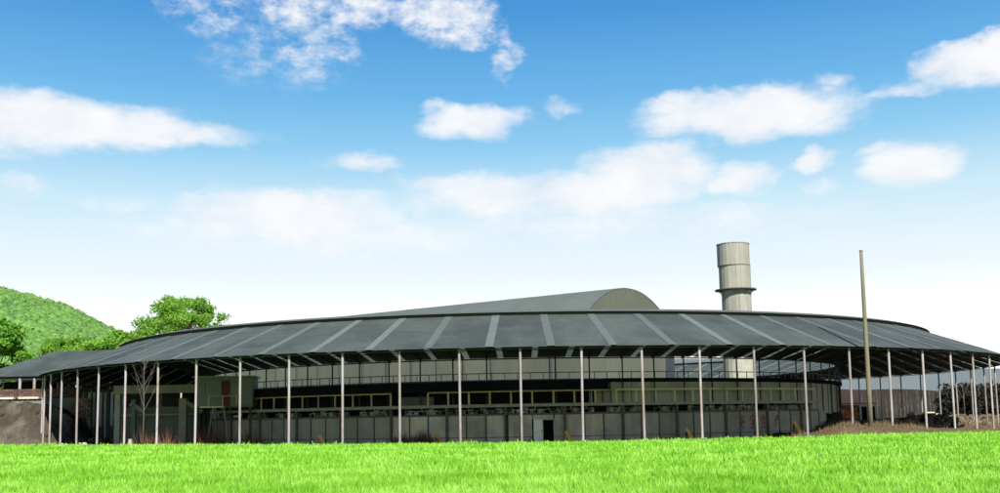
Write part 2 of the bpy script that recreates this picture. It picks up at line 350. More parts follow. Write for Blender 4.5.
def grid(name, xs, ys, fn, m, cond=None):
    X, Y = np.meshgrid(xs, ys); Z = fn(X, Y); v = np.stack([X, Y, Z], -1).reshape(-1, 3)
    nx, ny = len(xs), len(ys); f = []
    for j in range(ny - 1):
        for i in range(nx - 1):
            a = j * nx + i; f.append((a, a + 1, a + nx + 1, a + nx))
    me = bpy.data.meshes.new(name); me.from_pydata(v.tolist(), [], f); me.materials.append(Mt[m]); me.shade_smooth()
    return link(bpy.data.objects.new(name, me))
xs = np.concatenate([[-3500, -1500, -700, -350, -200, -140, -100], np.arange(-80, 80.1, 1.0), [100, 140, 200, 350, 700, 1500, 3500]])
ys = np.concatenate([[-1500, -500, -150, -50, 0, 20, 40, 50], np.arange(56, 200.1, 1.0), [215, 240, 280, 350, 500, 900, 1800, 4500]])
tag(grid('ground', xs, ys, ground, 'dirt'), kind='structure')

# grass field: a sheet to the edge line, behind the camera too
mb = MB(); fx = np.concatenate([[-900, -400, -150], np.linspace(-75, 95, 120), [150, 400, 900]])
vs = []; fs = []
for i, x in enumerate(fx):
    ey = float(edge_y(x)) + .25 * sin(x * 2.3) + .2 * sin(x * 5.1)
    vs += [(x, -400, .0), (x, 30, 0.0), (x, ey, 0.012)]
for i in range(len(fx) - 1):
    a = 3 * i; fs += [(a, a + 3, a + 4, a + 1), (a + 1, a + 4, a + 5, a + 2)]
mb.add(vs, fs); fo = mb.build('grass_field', 'field'); tag(fo, kind='structure')

# grass blades, denser and finer near the camera
NBL = 560000
u = rng.random(NBL); Y0, Y1 = 15.0, 97.0
Yb = 1 / (1 / Y0 + (1 / Y1 - 1 / Y0) * u)
Yb = np.where(rng.random(NBL) < .30, 50 + 45 * rng.random(NBL), Yb)
Xb = (rng.random(NBL) * 2 - 1) * Yb * 0.64
keep = Yb < edge_y(Xb) + .45 * rng.random(NBL)
Xb = Xb[keep]; Yb = Yb[keep]; nb = len(Xb)
patch = .5 + .5 * np.sin(Xb * .35 + 1.2 * np.sin(Yb * .27)) * np.sin(Yb * .5 + Xb * .13)
hgt = (.085 + .07 * rng.random(nb) + .05 * patch) * (1 + .25 * (rng.random(nb) ** 6) * 3)
tuft = (np.sin(Xb * 1.9 + 2.2 * np.sin(Yb * .9)) * np.sin(Yb * 1.3 + 1.7 * np.sin(Xb * .7)) > .55)
hgt = hgt * (1 + .55 * tuft * rng.random(nb)); near_edge = (edge_y(Xb) - Yb) < 1.3
hgt = hgt * np.where(near_edge, .75 + .6 * rng.random(nb) ** 2 * (.5 + .5 * np.sin(Xb * 1.1 + np.sin(Xb * .37) * 3)), 1)
wd = (.010 + .0011 * (Yb - 15)) * (0.7 + .6 * rng.random(nb))
aa = rng.random(nb) * PI; ln = hgt * (.15 + .5 * rng.random(nb)); la = rng.random(nb) * 2 * PI
V = np.zeros((nb, 3, 3), np.float32)
V[:, 0] = np.stack([Xb - wd * np.cos(aa), Yb - wd * np.sin(aa), np.full(nb, .0)], 1)
V[:, 1] = np.stack([Xb + wd * np.cos(aa), Yb + wd * np.sin(aa), np.full(nb, .0)], 1)
V[:, 2] = np.stack([Xb + ln * np.cos(la), Yb + ln * np.sin(la), hgt], 1)
gme = np_mesh('grass', V.reshape(-1, 3), 3, 'grass')
tag(link(bpy.data.objects.new('grass', gme)), 'short bright green grass covering the foreground field', 'grass', kind='stuff')

# ================================================================== FAR SETTING
def hill_green(x, y):
    b = x / np.maximum(y, 1)
    px = 500 + b * 1020
    prof = np.interp(px, [-700, -300, -120, 0, 60, 100, 130, 190, 260, 420, 600], [60, 62, 58, 51, 45, 37.5, 31.5, 22, 12, 3, 0])
    ramp_ = np.where(y < 400, sstep(150, 400, y) ** .85, 1 - .35 * sstep(400, 560, y))
    return prof * ramp_ + .5 * np.sin(x * .09) * np.sin(y * .07) * np.clip(prof / 30, 0, 1) - .4
tag(grid('wooded_hill', np.linspace(-640, 30, 90), np.linspace(152, 600, 60), hill_green, 'hillsoil'), kind='structure')
def hill_brown(x, y):
    c = 7.2 + 1.0 * np.sin(x * .021) + .7 * np.sin(x * .06 + 2) + .25 * np.sin(x * .23)
    return c * sstep(200, 300, y) * sstep(-30, 10, x) - .3
tag(grid('brown_hill', np.linspace(-30, 420, 120), np.linspace(200, 340, 16), hill_brown, 'brownhill'), kind='structure')
def hill_grey(x, y):
    c = 27 + 13 * (1 - sstep(180, 330, x)) + 2 * np.sin(x * .006) + 1.6 * np.sin(x * .021 + 1)
    return c * sstep(480, 700, y) * sstep(-60, 40, x) - .4
tag(grid('grey_hill', np.linspace(-60, 1100, 90), np.linspace(480, 1000, 18), hill_grey, 'greyhill'), kind='structure')

# canopy on the wooded hill
def leaf_cloud(cx, cy, cz, rx, ry, rz, n, size, shell=.55):
    d = rng.normal(size=(n, 3)); d /= np.linalg.norm(d, axis=1)[:, None]
    rad = (shell + (1 - shell) * rng.random(n)) [:, None]
    P = np.array([cx, cy, cz]) + d * rad * np.array([rx, ry, rz])
    return P, d
def leaf_tris(P, d, size):
    n = len(P); a = rng.normal(size=(n, 3)); b = rng.normal(size=(n, 3))
    nrm = d + .8 * rng.normal(size=(n, 3)); nrm /= np.linalg.norm(nrm, axis=1)[:, None]
    a = np.cross(nrm, a); a /= np.linalg.norm(a, axis=1)[:, None]; b = np.cross(nrm, a)
    s = size * (.6 + .8 * rng.random(n))[:, None]
    return np.stack([P - a * s, P + a * s, P + b * s * 1.4], 1)
bmi = bmesh.new(); bmesh.ops.create_icosphere(bmi, subdivisions=1, radius=1)
IV = np.array([v.co[:] for v in bmi.verts]); IF = np.array([[v.index for v in f.verts] for f in bmi.faces]); bmi.free()
keepf = IV[IF].mean(1)[:, 2] > -.35; IF = IF[keepf]
tris = []; cv = []; cf = []
cnt = 0
while cnt < 9500:
    y = 190 + 222 * rng.random() ** .65; px = -260 + 520 * rng.random(); x = (px - 500) / 1020 * y
    z = float(hill_green(np.array(x), np.array(y)))
    if z < 6: continue
    r = (1.1 + 1.5 * rng.random() ** 1.5) * (.7 + y / 900); fl = .6 + .35 * rng.random()
    D = IV * (1 + .38 * (rng.random(len(IV)) - .5))[:, None] * np.array([r, r, r * fl])
    cv.append(D + np.array([x, y, z + r * .35])); cf.append(IF + len(IV) * cnt)
    d = rng.normal(size=(16, 3)); d[:, 2] = np.abs(d[:, 2]); d /= np.linalg.norm(d, axis=1)[:, None]
    P = np.array([x, y, z + r * .35]) + d * r * np.array([1, 1, fl]) * .98
    tris.append(leaf_tris(P, d + np.array([0, -.2, .3]), r * .15)); cnt += 1
CVv = np.concatenate(cv); CFf = np.concatenate(cf)
LT = np.concatenate(tris).reshape(-1, 3); nC_ = len(CVv)
allv = np.concatenate([CVv, LT]); allf = np.concatenate([CFf, np.arange(len(LT)).reshape(-1, 3) + nC_])
me = bpy.data.meshes.new('forest_canopy'); me.vertices.add(len(allv)); me.vertices.foreach_set('co', allv.astype(np.float32).ravel())
me.loops.add(len(allf) * 3); me.loops.foreach_set('vertex_index', allf.astype(np.int32).ravel())
me.polygons.add(len(allf)); me.polygons.foreach_set('loop_start', np.arange(len(allf), dtype=np.int32) * 3)
me.update(calc_edges=True); me.shade_smooth(); me.materials.append(Mt['leafhill'])
tag(link(bpy.data.objects.new('forest_canopy', me)), 'dense green canopy of the woods covering the hillside', 'forest', kind='stuff')

# ------------------------------------------------------------------ trees
def tree(name, x, y, H, cw, ch, nleaf, lsize, lm, label, cat='tree', group=None, nclump=26, z0=0, lean=0):
    random.seed(int(abs(x) * 7 + H))
    t = empty(name, (x, y, z0), 0, label, cat, group)
    tb = MB(); th_ = H - ch * .75
    tb.tube([(0, 0, -.5), (.1, 0, th_ * .5), (lean * .5, 0, th_)], [cw * .035 + .12, cw * .027 + .08, cw * .02 + .05], 8)
    lb = MB(); clumps = []
    for i in range(nclump):
        a = 2 * PI * i / nclump * 2.4 + random.random(); q = (i + .5) / nclump
        zz = H - ch * .04 - ch * random.random() * .94 if nclump > 20 else H - ch * (1 - q) * .98
        prof = math.sqrt(max(0.02, 1 - (abs(zz - (H - ch * .58)) / (ch * .58)) ** 2.0))
        rad = cw / 2 * prof * (.15 + .78 * random.random() ** .55)
        c = Vector((rad * cos(a) + lean, rad * sin(a), zz - ch * .06))
        clumps.append(c)
        lb.tube([(lean * .5, 0, th_ * (.6 + .38 * random.random())), (c.x * .5, c.y * .5, (th_ + c.z) / 2 + random.uniform(-.6, .6)), tuple(c)], [cw * .005 + .03, cw * .003 + .025, .02], 5)
    tb.build('trunk', 'bark', t, smooth=True); lb.build('branches', 'bark', t)
    T = []
    for c in clumps:
        r = cw * ((.10 + .07 * random.random()) if nclump < 100 else (.055 + .06 * random.random())); n = nleaf // nclump
        P, d = leaf_cloud(c.x, c.y, c.z, r, r, r * .68, n, 1, .25); T.append(leaf_tris(P, d, lsize))
    mes = np_mesh('crown', np.concatenate(T).reshape(-1, 3), 3, lm)
    link(bpy.data.objects.new('crown', mes), t)
    return t
tree('tree', -53.6, 172, 23.9, 18.6, 14.5, 27000, .21, 'leaf', 'tall spreading green tree rising alone above the shed roof', nclump=150)
tree('tree', -85.5, 170, 20.6, 15.5, 17, 17000, .27, 'leafdk', 'dark green rounded tree at the left edge below the hill', nclump=40)
k = 0
for (px, yy, H, cw, lab) in [(44, 168, 12.8, 9, 'small bright green tree just right of the dark rounded tree'),
                             (63, 176, 14.2, 9, 'second small green tree from the left, over the side shed roof'),
                             (84, 172, 13.2, 9, 'low bushy green tree above the middle of the side shed'),
                             (104, 180, 14.6, 8, 'narrow green tree above the right half of the side shed'),
                             (123, 176, 15.2, 8.5, 'green bushy tree where the main roof begins to rise'),
                             (141, 183, 16.2, 8, 'small green tree tucked under the tall spreading tree')]:
    tree('tree', (px - 500) / 1020 * yy, yy, H + 3.4, cw * 1.15, 10, 5600, .25, 'leaf', lab, group='small trees behind the side shed', nclump=26)

def bare_tree(x, y, H, r, label, nb=9, m='greybark', group=None, spread=.9, z0=None):
    z0 = float(ground(x, y)) if z0 is None else z0
    t = empty('bare_tree', (x, y, z0), 0, label, 'tree', group)
    a = MB(); p = [Vector((0, 0, -.3)), Vector((.04, 0, H * .35)), Vector((-.03, .02, H * .7)), Vector((.05, 0, H))]
    a.tube(p, [r, r * .8, r * .5, r * .2], 7); a.build('trunk', m, t, smooth=True)
    b = MB()
    for i in range(nb):
        h = H * (.34 + .42 * i / nb); an = i * 2.4 + random.random(); ln = H * .20 * (1.1 - .6 * i / nb) * spread
        c = Vector((0, 0, h)); d = Vector((cos(an) * ln, sin(an) * ln, ln * 2.1))
        b.tube([c, c + d * .5 + Vector((0, 0, -.05)), c + d], [r * .42, r * .3, r * .12], 5)
        for q in (.45, .7):
            s_ = c + d * q; e = s_ + Vector((cos(an + 1) * ln * .4, sin(an + 1) * ln * .4, ln * .45)); b.tube([s_, e], [r * .22, r * .08], 4)
            e = s_ + Vector((cos(an - 1.2) * ln * .3, sin(an - 1.2) * ln * .3, ln * .4)); b.tube([s_, e], [r * .2, r * .07], 4)
    b.build('branches', m, t)
    return t
bare_tree(-24.4, 69.8, 7.5, .042, 'slender leafless tree standing in front of the posts at left', nb=9, z0=-.2, spread=.75)
for i in range(40):
    px = 858 + 150 * (i + random.random() * .8) / 40; yy = 150 + 95 * random.random(); H = 3.2 + 3.4 * random.random()
    bare_tree((px - 500) / 1020 * yy, yy, H * 1.2, .08, 'thin leafless tree in the grove seen between the right hand posts', nb=6, m='greybark', group='leafless grove beyond the right end', spread=.45)
# dark evergreen thicket at far right
T = []
for i in range(150):
    px = 938 + 85 * random.random() ** .8; yy = 160 + 40 * random.random(); x = (px - 500) / 1020 * yy; h = 4.6 + 1.8 * random.random()
    P, d = leaf_cloud(x, yy, h * .5, 1.5, 1.5, h * .55, 170, 1, .3); T.append(leaf_tris(P, d, .33))
tag(link(bpy.data.objects.new('thicket', np_mesh('thicket', np.concatenate(T).reshape(-1, 3), 3, 'greenmesh'))), 'dark green thicket filling the far right background', 'bushes', kind='stuff')

# ================================================================== RING SHED
ring = empty('ring_shed', (CX, CY, 0), 0, 'huge ring shaped open shed with dark sheet roof on thin white posts', 'shed')
def place(name, me, t, **k): return inst(name, me, ring, (0, 0, 0), t, **k)
# outer posts: round tube with a cap plate, base plate, bent slightly by age
m_ = MB(); m_.tube([(0, -RO, -.9), (0, -RO, 5.93)], .080, 10); m_.box((0, -RO, 5.94), (.28, .26, .03)); m_.box((0, -RO, .02), (.36, .36, .03))
post_me = m_.mesh('post', 'post')
m_ = MB(); m_.tube([(0, -RI - .10, -.6), (0, -RI - .10, 6.15)], .06, 8); ipost_me = m_.mesh('inner_post', 'ipost')
# rafter truss: top chord, bottom chord, webs, for outer and inner slope
def lerp(a, b, t): return a + (b - a) * t
m_ = MB()
def ptr(R, z): return (0, -R, z)
m_.bar(ptr(RO + .3, HE - .07), ptr(RR, HR - .10), .09, .11); m_.bar(ptr(RR, HR - .12), ptr(RI - .2, HI - .10), .10, .14)
truss_me = m_.mesh('rafter', 'rafter')
# sheets and skylight strips
eave_o, eave_i = RO + .42, RI - .30
so_ = (HR - HE) / (RR - eave_o); si_ = (HR - HE) / (RR - eave_i)
hw = .235
def slope_pt(Rout, t, z): return (Rout * sin(t), -Rout * cos(t), z)
def sheet_mesh(Ra, name, m, H0=HE):
    """sheet centred on t=0 with its ridge at RR, in four overlapping courses"""
    b = MB(); nC = 4
    for c in range(nC):
        q0, q1 = c / nC, min(1, (c + 1) / nC + .012)
        P = []
        for dz in (0.0, .025):
            for q in (q0, q1):
                R = lerp(Ra, RR, q); z = lerp(H0, HR, q) + dz + (.035 if q == q0 and c > 0 else 0) + (.006 if q != q0 else 0)
                te = DT / 2 - hw / R
                P += [slope_pt(R, tt, z) for tt in (-te, -te * .5, 0, te * .5, te)]
        # indices: layer0: q0 0-4, q1 5-9 ; layer1: q0 10-14, q1 15-19
        F = []
        for i in range(4):
            F += [(i, i + 1, i + 6, i + 5), (10 + i, 15 + i, 16 + i, 11 + i), (i, 10 + i, 11 + i, i + 1), (5 + i, 6 + i, 16 + i, 15 + i)]
        F += [(0, 5, 15, 10), (4, 14, 19, 9)]
        b.add(P, F)
    return b.mesh(name, m)
def strip_mesh(Ra, name, m, H0=HE):
    b = MB(); n = 8
    P = []; F = []
    for i in range(n + 1):
        q = i / n; R = lerp(Ra, RR, q); z = lerp(H0, HR, q) + .045; t = (hw + .03) / R
        for dz in (0, .02):
            P += [slope_pt(R, -t, z + dz), slope_pt(R, t, z + dz)]
    for i in range(n):
        a = 4 * i; F += [(a, a + 1, a + 5, a + 4), (a + 2, a + 6, a + 7, a + 3), (a, a + 4, a + 6, a + 2), (a + 1, a + 3, a + 7, a + 5)]
    F += [(0, 2, 3, 1), (4 * n, 4 * n + 1, 4 * n + 3, 4 * n + 2)]
    return b.add(P, F).mesh(name, m)
sh_o = sheet_mesh(eave_o, 'roof_sheet', 'roof'); sh_i = sheet_mesh(eave_i, 'roof_sheet_inner', 'roof', HI)
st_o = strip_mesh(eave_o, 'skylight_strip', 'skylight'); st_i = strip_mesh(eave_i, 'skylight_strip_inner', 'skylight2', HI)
m_ = MB(); m_.arc(RR - .62, RR + .62, HR + .36, HR + .39, -DT / 2, DT / 2, 2, HR + .22, HR + .25); cap_me = None
cm = MB()
n = 2
cm.arc(RR, RR + .60, HR + .26, HR + .30, -DT / 2, DT / 2, 2, HR + .10, HR + .14)
cm.arc(RR - .60, RR - .002, HR + .10, HR + .14, -DT / 2, DT / 2, 2, HR + .26, HR + .30)
cap_me = cm.mesh('ridge_cap', 'ridgecap')
cm = MB(); cm.arc(RR + .28, RR + .34, HR - .2, HR + .17, -DT / 2, DT / 2, 2); cm.arc(RR - .34, RR - .28, HR - .2, HR + .17, -DT / 2, DT / 2, 2); up_me = cm.mesh('ridge_upstand', 'rafter')
def ring_part(name, R, z, w, h):
    b = MB(); b.arc(R - w / 2, R + w / 2, z - h / 2, z + h / 2, -PI, PI, NB * 2); return place(name, b.mesh(name, 'rafter'), T0)
ring_part('eave_beam', RO + .02, HE - .10, .07, .07); ring_part('eave_beam', RI + .12, HI - .10, .07, .10)
for q in (.2, .4, .6, .8):
    for Ra, H0 in ((eave_o, HE), (eave_i, HI)): ring_part('purlin', lerp(Ra, RR, q), lerp(H0, HR, q) - .04, .05, .05)
for k in range(NB):
    t = T0 + k * DT
    o = place('post', post_me, t); lx_, ly_ = random.uniform(-.006, .006), random.uniform(-.004, .004)
    ft = Vector((RO * sin(t), -RO * cos(t), 5.9)); Rm = Matrix.Rotation(lx_, 3, 'X') @ Matrix.Rotation(ly_, 3, 'Y')
    o.rotation_mode = 'QUATERNION'; o.rotation_quaternion = (Rm @ Matrix.Rotation(t, 3, 'Z')).to_quaternion(); o.location = ft - Rm @ ft
    # lean a few of them slightly
    place('inner_post', ipost_me, t); place('rafter', truss_me, t)
    place('roof_sheet', sh_o, t); place('roof_sheet', sh_i, t - .008)
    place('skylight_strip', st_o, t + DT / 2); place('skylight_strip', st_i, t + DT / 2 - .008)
    place('ridge_cap', cap_me, t); place('ridge_upstand', up_me, t)
# sheeted side on the back left, added as a dark backdrop
sb = MB(); sb.arc(RO - .22, RO - .18, -.5, HE - .35, -DT * .46, DT * .46, 4); side_me = sb.mesh('backdrop_sheet', 'paneldark')
for k in range(NB):
    t = T0 + k * DT
    tt = (t + PI) % (2 * PI) - PI
    if -2.55 < tt < -1.42: place('backdrop_sheet', side_me, t)

# ================================================================== KILN
kiln = empty('kiln', (CX, CY, 0), 0, 'long curved brick kiln of grey green panels under the ring roof', 'kiln')
def kp(name, me, t=0): return inst(name, me, kiln, (0, 0, 0), t)
def karc(name, m, *a, **k):
    b = MB(); b.arc(*a, **k); return kp(name, b.mesh(name, m))
ZB = -.5
karc('kiln_body', 'upper', 28.5, 32.9, ZB, 4.15, -PI, PI, 120)
karc('kiln_roof', 'concdk', 28.2, 33.2, 4.16, 4.32, -PI, PI, 120)
# pilasters and lower panels
PJ = [-.0575 + .1302 * j for j in range(-7, 8)]
pj_t0, pj_t1 = PJ[0], PJ[-1] - .045
RP = 35.0
b = MB(); b.box((0, -RP - .03, (ZB + 2.42) / 2), (.19, .24, 2.42 - ZB)); pil_me = b.mesh('pilaster', 'pilaster')
b = MB(); b.box((0, -RP + .02, (ZB + 2.42) / 2 - .3), (.09, .12, 1.75 - ZB)); mul_me = b.mesh('mullion', 'pilaster')
def panel_me(w, z0, z1, mat_, R=RP, name='panel', th_=.06, shift=0):
    b = MB(); t = w / 2 / R - .0006
    zk = z0 + .55
    b.arc(R - th_, R, zk + .03, z1, -t, t, 1); b.arc(R - th_ - .02, R - .03, z0, zk, -t, t, 1)
    return b.mesh(name, mat_)
pw_ = .1302 / 3
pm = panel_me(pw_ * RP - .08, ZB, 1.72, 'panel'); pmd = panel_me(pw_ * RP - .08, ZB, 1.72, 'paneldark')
for j, t in enumerate(PJ[:-1]):
    kp('pilaster', pil_me, t)
    if abs(t + .0575) < .01:
        door_bay = t
        continue
    for i in range(3):
        tc_ = t + pw_ * (i + .5)
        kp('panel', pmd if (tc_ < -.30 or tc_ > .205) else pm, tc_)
        if i: kp('mullion', mul_me, t + pw_ * i)
# door bay: two panels, open cream door, dark opening with frame, one panel
for tc_, wdt in ((-.0395, .0275), (-.0115, .0275)):
    kp('panel', panel_me(wdt * RP - .08, ZB, 1.72, 'panel'), tc_)
kp('mullion', mul_me, -.0255)
b = MB(); b.arc(RP - .06, RP, 1.36, 1.72, .0025, .0478, 2); kp('door_header', b.mesh('door_header', 'panel'))
b = MB(); b.arc(RP - .05, RP + .03, ZB, 1.36, .0474, .0500, 1); b.arc(RP - .05, RP + .03, 1.33, 1.40, .0250, .0472, 1); b.arc(RP - .05, RP + .03, ZB, 1.36, .0231, .0248, 1)
fr = kp('door_frame', b.mesh('door_frame', 'upper'))
b = MB(); b.arc(RP + .05, RP + .10, ZB + .03, 1.36, .0035, .0228, 1); dr = kp('door', b.mesh('door', 'white')); dr['label'] = 'open cream door leaf'
b = MB(); b.box((RP * sin(.021), -RP * cos(.021) - .13, .5), (.04, .06, .16)); h_ = inst('door_handle', b.mesh('door_handle', 'rafter'), dr)
b = MB(); b.arc(RP - 1.0, RP - .95, ZB, 1.5, .0, .05, 1); kp('door_recess', b.mesh('door_recess', 'black'))  # black sheet behind the doorway, its shade put into the colour
b = MB(); b.arc(RP - .06, RP, ZB, 1.72, .0506, .0715, 1); kp('panel', b.mesh('panel', 'panel'))
# lower rail, fittings band, deck
karc('lower_rail', 'pilaster', RP - .06, RP + .05, 1.735, 1.86, pj_t0, pj_t1, 60)
karc('kick_rail', 'pilaster', RP - .05, RP + .035, ZB + .535, ZB + .585, pj_t0, -.0005, 40)
karc('kick_rail', 'pilaster', RP - .05, RP + .035, ZB + .535, ZB + .585, .0506, pj_t1, 40)
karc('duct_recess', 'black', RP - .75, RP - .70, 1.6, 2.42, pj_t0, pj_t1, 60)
karc('deck', 'beam', 33.05, RP + .14, 2.44, 2.56, pj_t0, pj_t1, 80)
karc('deck_fascia', 'beam', RP + .145, RP + .19, 2.36, 2.60, pj_t0, pj_t1, 80)
# pipe fittings: mixed small boxes, elbows and valve wheels
var = []
for v in range(7):
    b = MB()
    for i in range(4):
        x = random.uniform(-.45, .45); w = random.uniform(.12, .38); h = random.uniform(.14, .42)
        b.box((x, -RP + .18 + random.uniform(0, .2), 1.88 + h / 2), (w, .16, h), tilt=Matrix.Rotation(random.uniform(-.25, .25), 3, 'Y'))
    b.tube([(-.5, -RP + .3, 2.12), (-.1, -RP + .25, 2.14 + random.uniform(-.06, .06)), (.5, -RP + .3, 2.12)], .045, 6)
    b.tube([(random.uniform(-.3, .3), -RP + .2, 1.85), (random.uniform(-.3, .3), -RP + .2, 2.4)], .05, 6)
    var.append(b.mesh('burner_fitting', 'fit'))
t = pj_t0 + .01
while t < pj_t1 - .01:
    if random.random() < .86: kp('burner_fitting', random.choice(var), t)
    t += .0285
# hood and upper walls
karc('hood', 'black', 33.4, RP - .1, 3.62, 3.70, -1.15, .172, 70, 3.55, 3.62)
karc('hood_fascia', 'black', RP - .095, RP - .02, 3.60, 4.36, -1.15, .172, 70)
karc('recess_wall', 'black', 33.05, 33.12, 2.56, 4.1, -1.15, .188, 70)  # painted black to stand for the shade under the hood
for a, w in ((.150, .018), (.171, .016), (.137, .008)):
    karc('recess_panel', 'beam', 33.5, 33.6, 2.57, 3.58, a, a + w, 1)
karc('recess_panel', 'concdk', 33.3, 33.4, 2.57, 3.3, -.318, -.232, 4)
# dark between the recess panels is the black wall, painted as shade; upper pale green panels on the right
uw = .052
b = MB(); tt = uw / 2 - .0007; b.arc(33.2, 33.28, 2.57, 4.22, -tt, tt, 1); up_s = b.mesh('upper_panel', 'upper')
b = MB(); b.arc(33.2, 33.28, ZB, 4.22, -tt, tt, 1); up_l = b.mesh('upper_panel_tall', 'upper')
t = .192 + uw / 2
while t < 1.75:
    kp('upper_panel', up_s if t < pj_t1 - .02 else up_l, t); t += uw
b = MB(); b.box((0, -33.3, 1.85), (.07, .06, 4.7)); cover_me = b.mesh('panel_cover_strip', 'grail')
t = .192 + uw
while t < 1.75:
    if t > pj_t1 - .02: kp('panel_cover_strip', cover_me, t)
    t += uw
karc('parapet', 'black', 33.24, 33.75, 4.23, 4.52, .172, 1.75, 60)
# pipe along the kiln roof
b = MB(); b.tube([(32.8 * sin(q), -32.8 * cos(q), 4.42) for q in np.linspace(-1.1, 1.25, 90)], .08, 6); kp('roof_pipe', b.mesh('roof_pipe', 'grail'))
# guard rails (thing parts): rail tubes with posts as sub-parts
def guard(name, t0, t1, R, z0, z1, m, step, wr, wp, mid=False, label=None):
    b = MB(); n = max(2, int((t1 - t0) / .03))
    b.tube([(R * sin(q), -R * cos(q), z1) for q in np.linspace(t0, t1, n)], wr, 6)
    if mid: b.tube([(R * sin(q), -R * cos(q), lerp(z0, z1, .12)) for q in np.linspace(t0, t1, n)], wr * .8, 6)
    o = kp(name, b.mesh(name, m))
    if label: o['label'] = label
    pm_ = MB(); pm_.box((0, -R, (z0 + z1) / 2), (wp, wp, z1 - z0)); pme = pm_.mesh('rail_post', m)
    n = max(1, round((t1 - t0) / step))
    for i in range(n + 1): inst('rail_post', pme, o, (0, 0, 0), t0 + (t1 - t0) * i / n)
    return o
guard('guard_rail', -.90, -.3195, RP, 2.56, 3.56, 'yellow', .047, .055, .10, label='yellow handrail on the left half of the deck')
guard('guard_rail', -.231, .188, RP, 2.56, 3.56, 'yellow', .0465, .062, .13, label='yellow handrail in the middle of the deck')
guard('guard_rail', .190, pj_t1 - .01, RP - .05, 2.56, 3.58, 'paleyellow', .047, .085, .10, label='faded pale yellow handrail on the right half')
guard('roof_rail', -1.05, 1.2, 33.72, 4.42, 5.02, 'grail', .030, .035, .05, mid=True)
# faded red characters: brushed blocky strokes on the panels at right
def glyph(t, strokes, w=.62, h=1.05, z=.42):
    b = MB()
    for (x0, z0, x1, z1) in strokes:
        b.bar((w * (x0 - .5), -RP - .012, z + h * z0), (w * (x1 - .5), -RP - .012, z + h * z1), .014, .085, up=(1, 0, 0) if abs(z1 - z0) > abs(x1 - x0) else (0, 0, 1))
    return b
def flat_glyph(strokes, w=.66, h=1.1, z=.35):
    b = MB()
    for (x0, z0, x1, z1) in strokes:
        a = Vector((w * (x0 - .5), 0, z + h * z0)); c = Vector((w * (x1 - .5), 0, z + h * z1)); d = (c - a).normalized(); nrm = Vector((-d.z, 0, d.x)) * .075
        P = [a - nrm, c - nrm, c + nrm, a + nrm]
        b.add([(p.x, -RP - .012, p.z) for p in P] + [(p.x, -RP - .002, p.z) for p in P], [(0, 1, 2, 3), (7, 6, 5, 4), (0, 4, 5, 1), (1, 5, 6, 2), (2, 6, 7, 3), (3, 7, 4, 0)])
    return b.mesh('painted_character', 'redpaint')
G1 = [(.5, 1, .5, .86), (.05, .84, .95, .84), (.1, .6, .9, .6), (.42, .82, .2, .3), (.2, .3, .85, .02), (.75, .58, .15, .02), (.0, .42, 1, .42)]
G2 = [(.5, 1, .05, .62), (.5, 1, .95, .62), (.25, .6, .75, .6), (.5, .6, .5, .06), (.22, .34, .78, .34), (.05, .04, .95, .04)]
G3 = [(.3, .95, .12, .55), (.1, .7, .92, .7), (.5, 1, .5, .05), (.2, .4, .8, .4), (.02, .05, .98, .05)]
G4 = [(.5, 1, .5, .85), (.1, .84, .9, .84), (.32, .8, .38, .66), (.68, .8, .62, .66), (.05, .62, .95, .62), (.12, .62, .05, .0)]
for t, g in ((.512, G1), (.545, G2), (.582, G3), (.630, G4)): kp('painted_character', flat_glyph(g), t)

# ================================================================== CENTRAL VAULTED SHED
ax = Vector((-.806, .592, 0)); pr = Vector((.592, .806, 0))
VO = Vector((13.1, 102.0, 0)); VR = math.atan2(ax.y, ax.x)      # local x along axis, local y = across (away on the right)
va = empty('vaulted_shed', VO, VR, 'long barrel vaulted shed rising behind the ring roof ridge', 'shed')
# local: +x along axis (to far left), local -y is 'pr' direction (right/away), +y towards the camera side
HW, VL, ZS, ZT = 9.3, 56.0, 10.4, 14.25
def arch(u): return ZS + (ZT - ZS) * (1 - abs(u) ** 2.15)
NA = 16
rs = MB(); seg = 3.5
P = []; 
for dz in (0, .06):
    for x in (0, seg * 1.004):
        for i in range(NA + 1):
            u_ = -1 + 2 * i / NA; P.append((x, u_ * (HW + .15), arch(u_) + dz))
F = []; q = NA + 1
for i in range(NA):
    F += [(i, i + 1, q + i + 1, q + i), (2 * q + i, 3 * q + i, 3 * q + i + 1, 2 * q + i + 1), (i, 2 * q + i, 2 * q + i + 1, i + 1), (q + i, q + i + 1, 3 * q + i + 1, 3 * q + i)]
F += [(0, q, 3 * q, 2 * q), (NA, 2 * q + NA, 3 * q + NA, q + NA)]
rs.add(P, F); rs_me = rs.mesh('roof_sheet_bay', 'vault')
for i in range(16): inst('roof_bay', rs_me, va, (seg * i - .022, 0, .008 * (i % 2)))
wl = MB(); wl.box((seg / 2, 0, ZS / 2 - .2), (seg - .07, .08, ZS + .3)); wl_me = wl.mesh('wall_sheet', 'vwall')
cl = MB(); cl.box((0, 0, ZS / 2), (.14, .2, ZS)); cl_me = cl.mesh('wall_column', 'ipost')
for i in range(16):
    inst('wall_sheet', wl_me, va, (seg * i, HW - .1, 0)); inst('wall_sheet', wl_me, va, (seg * i, -HW + .1, 0)); inst('wall_column', cl_me, va, (seg * i + .02, HW + .05, 0))
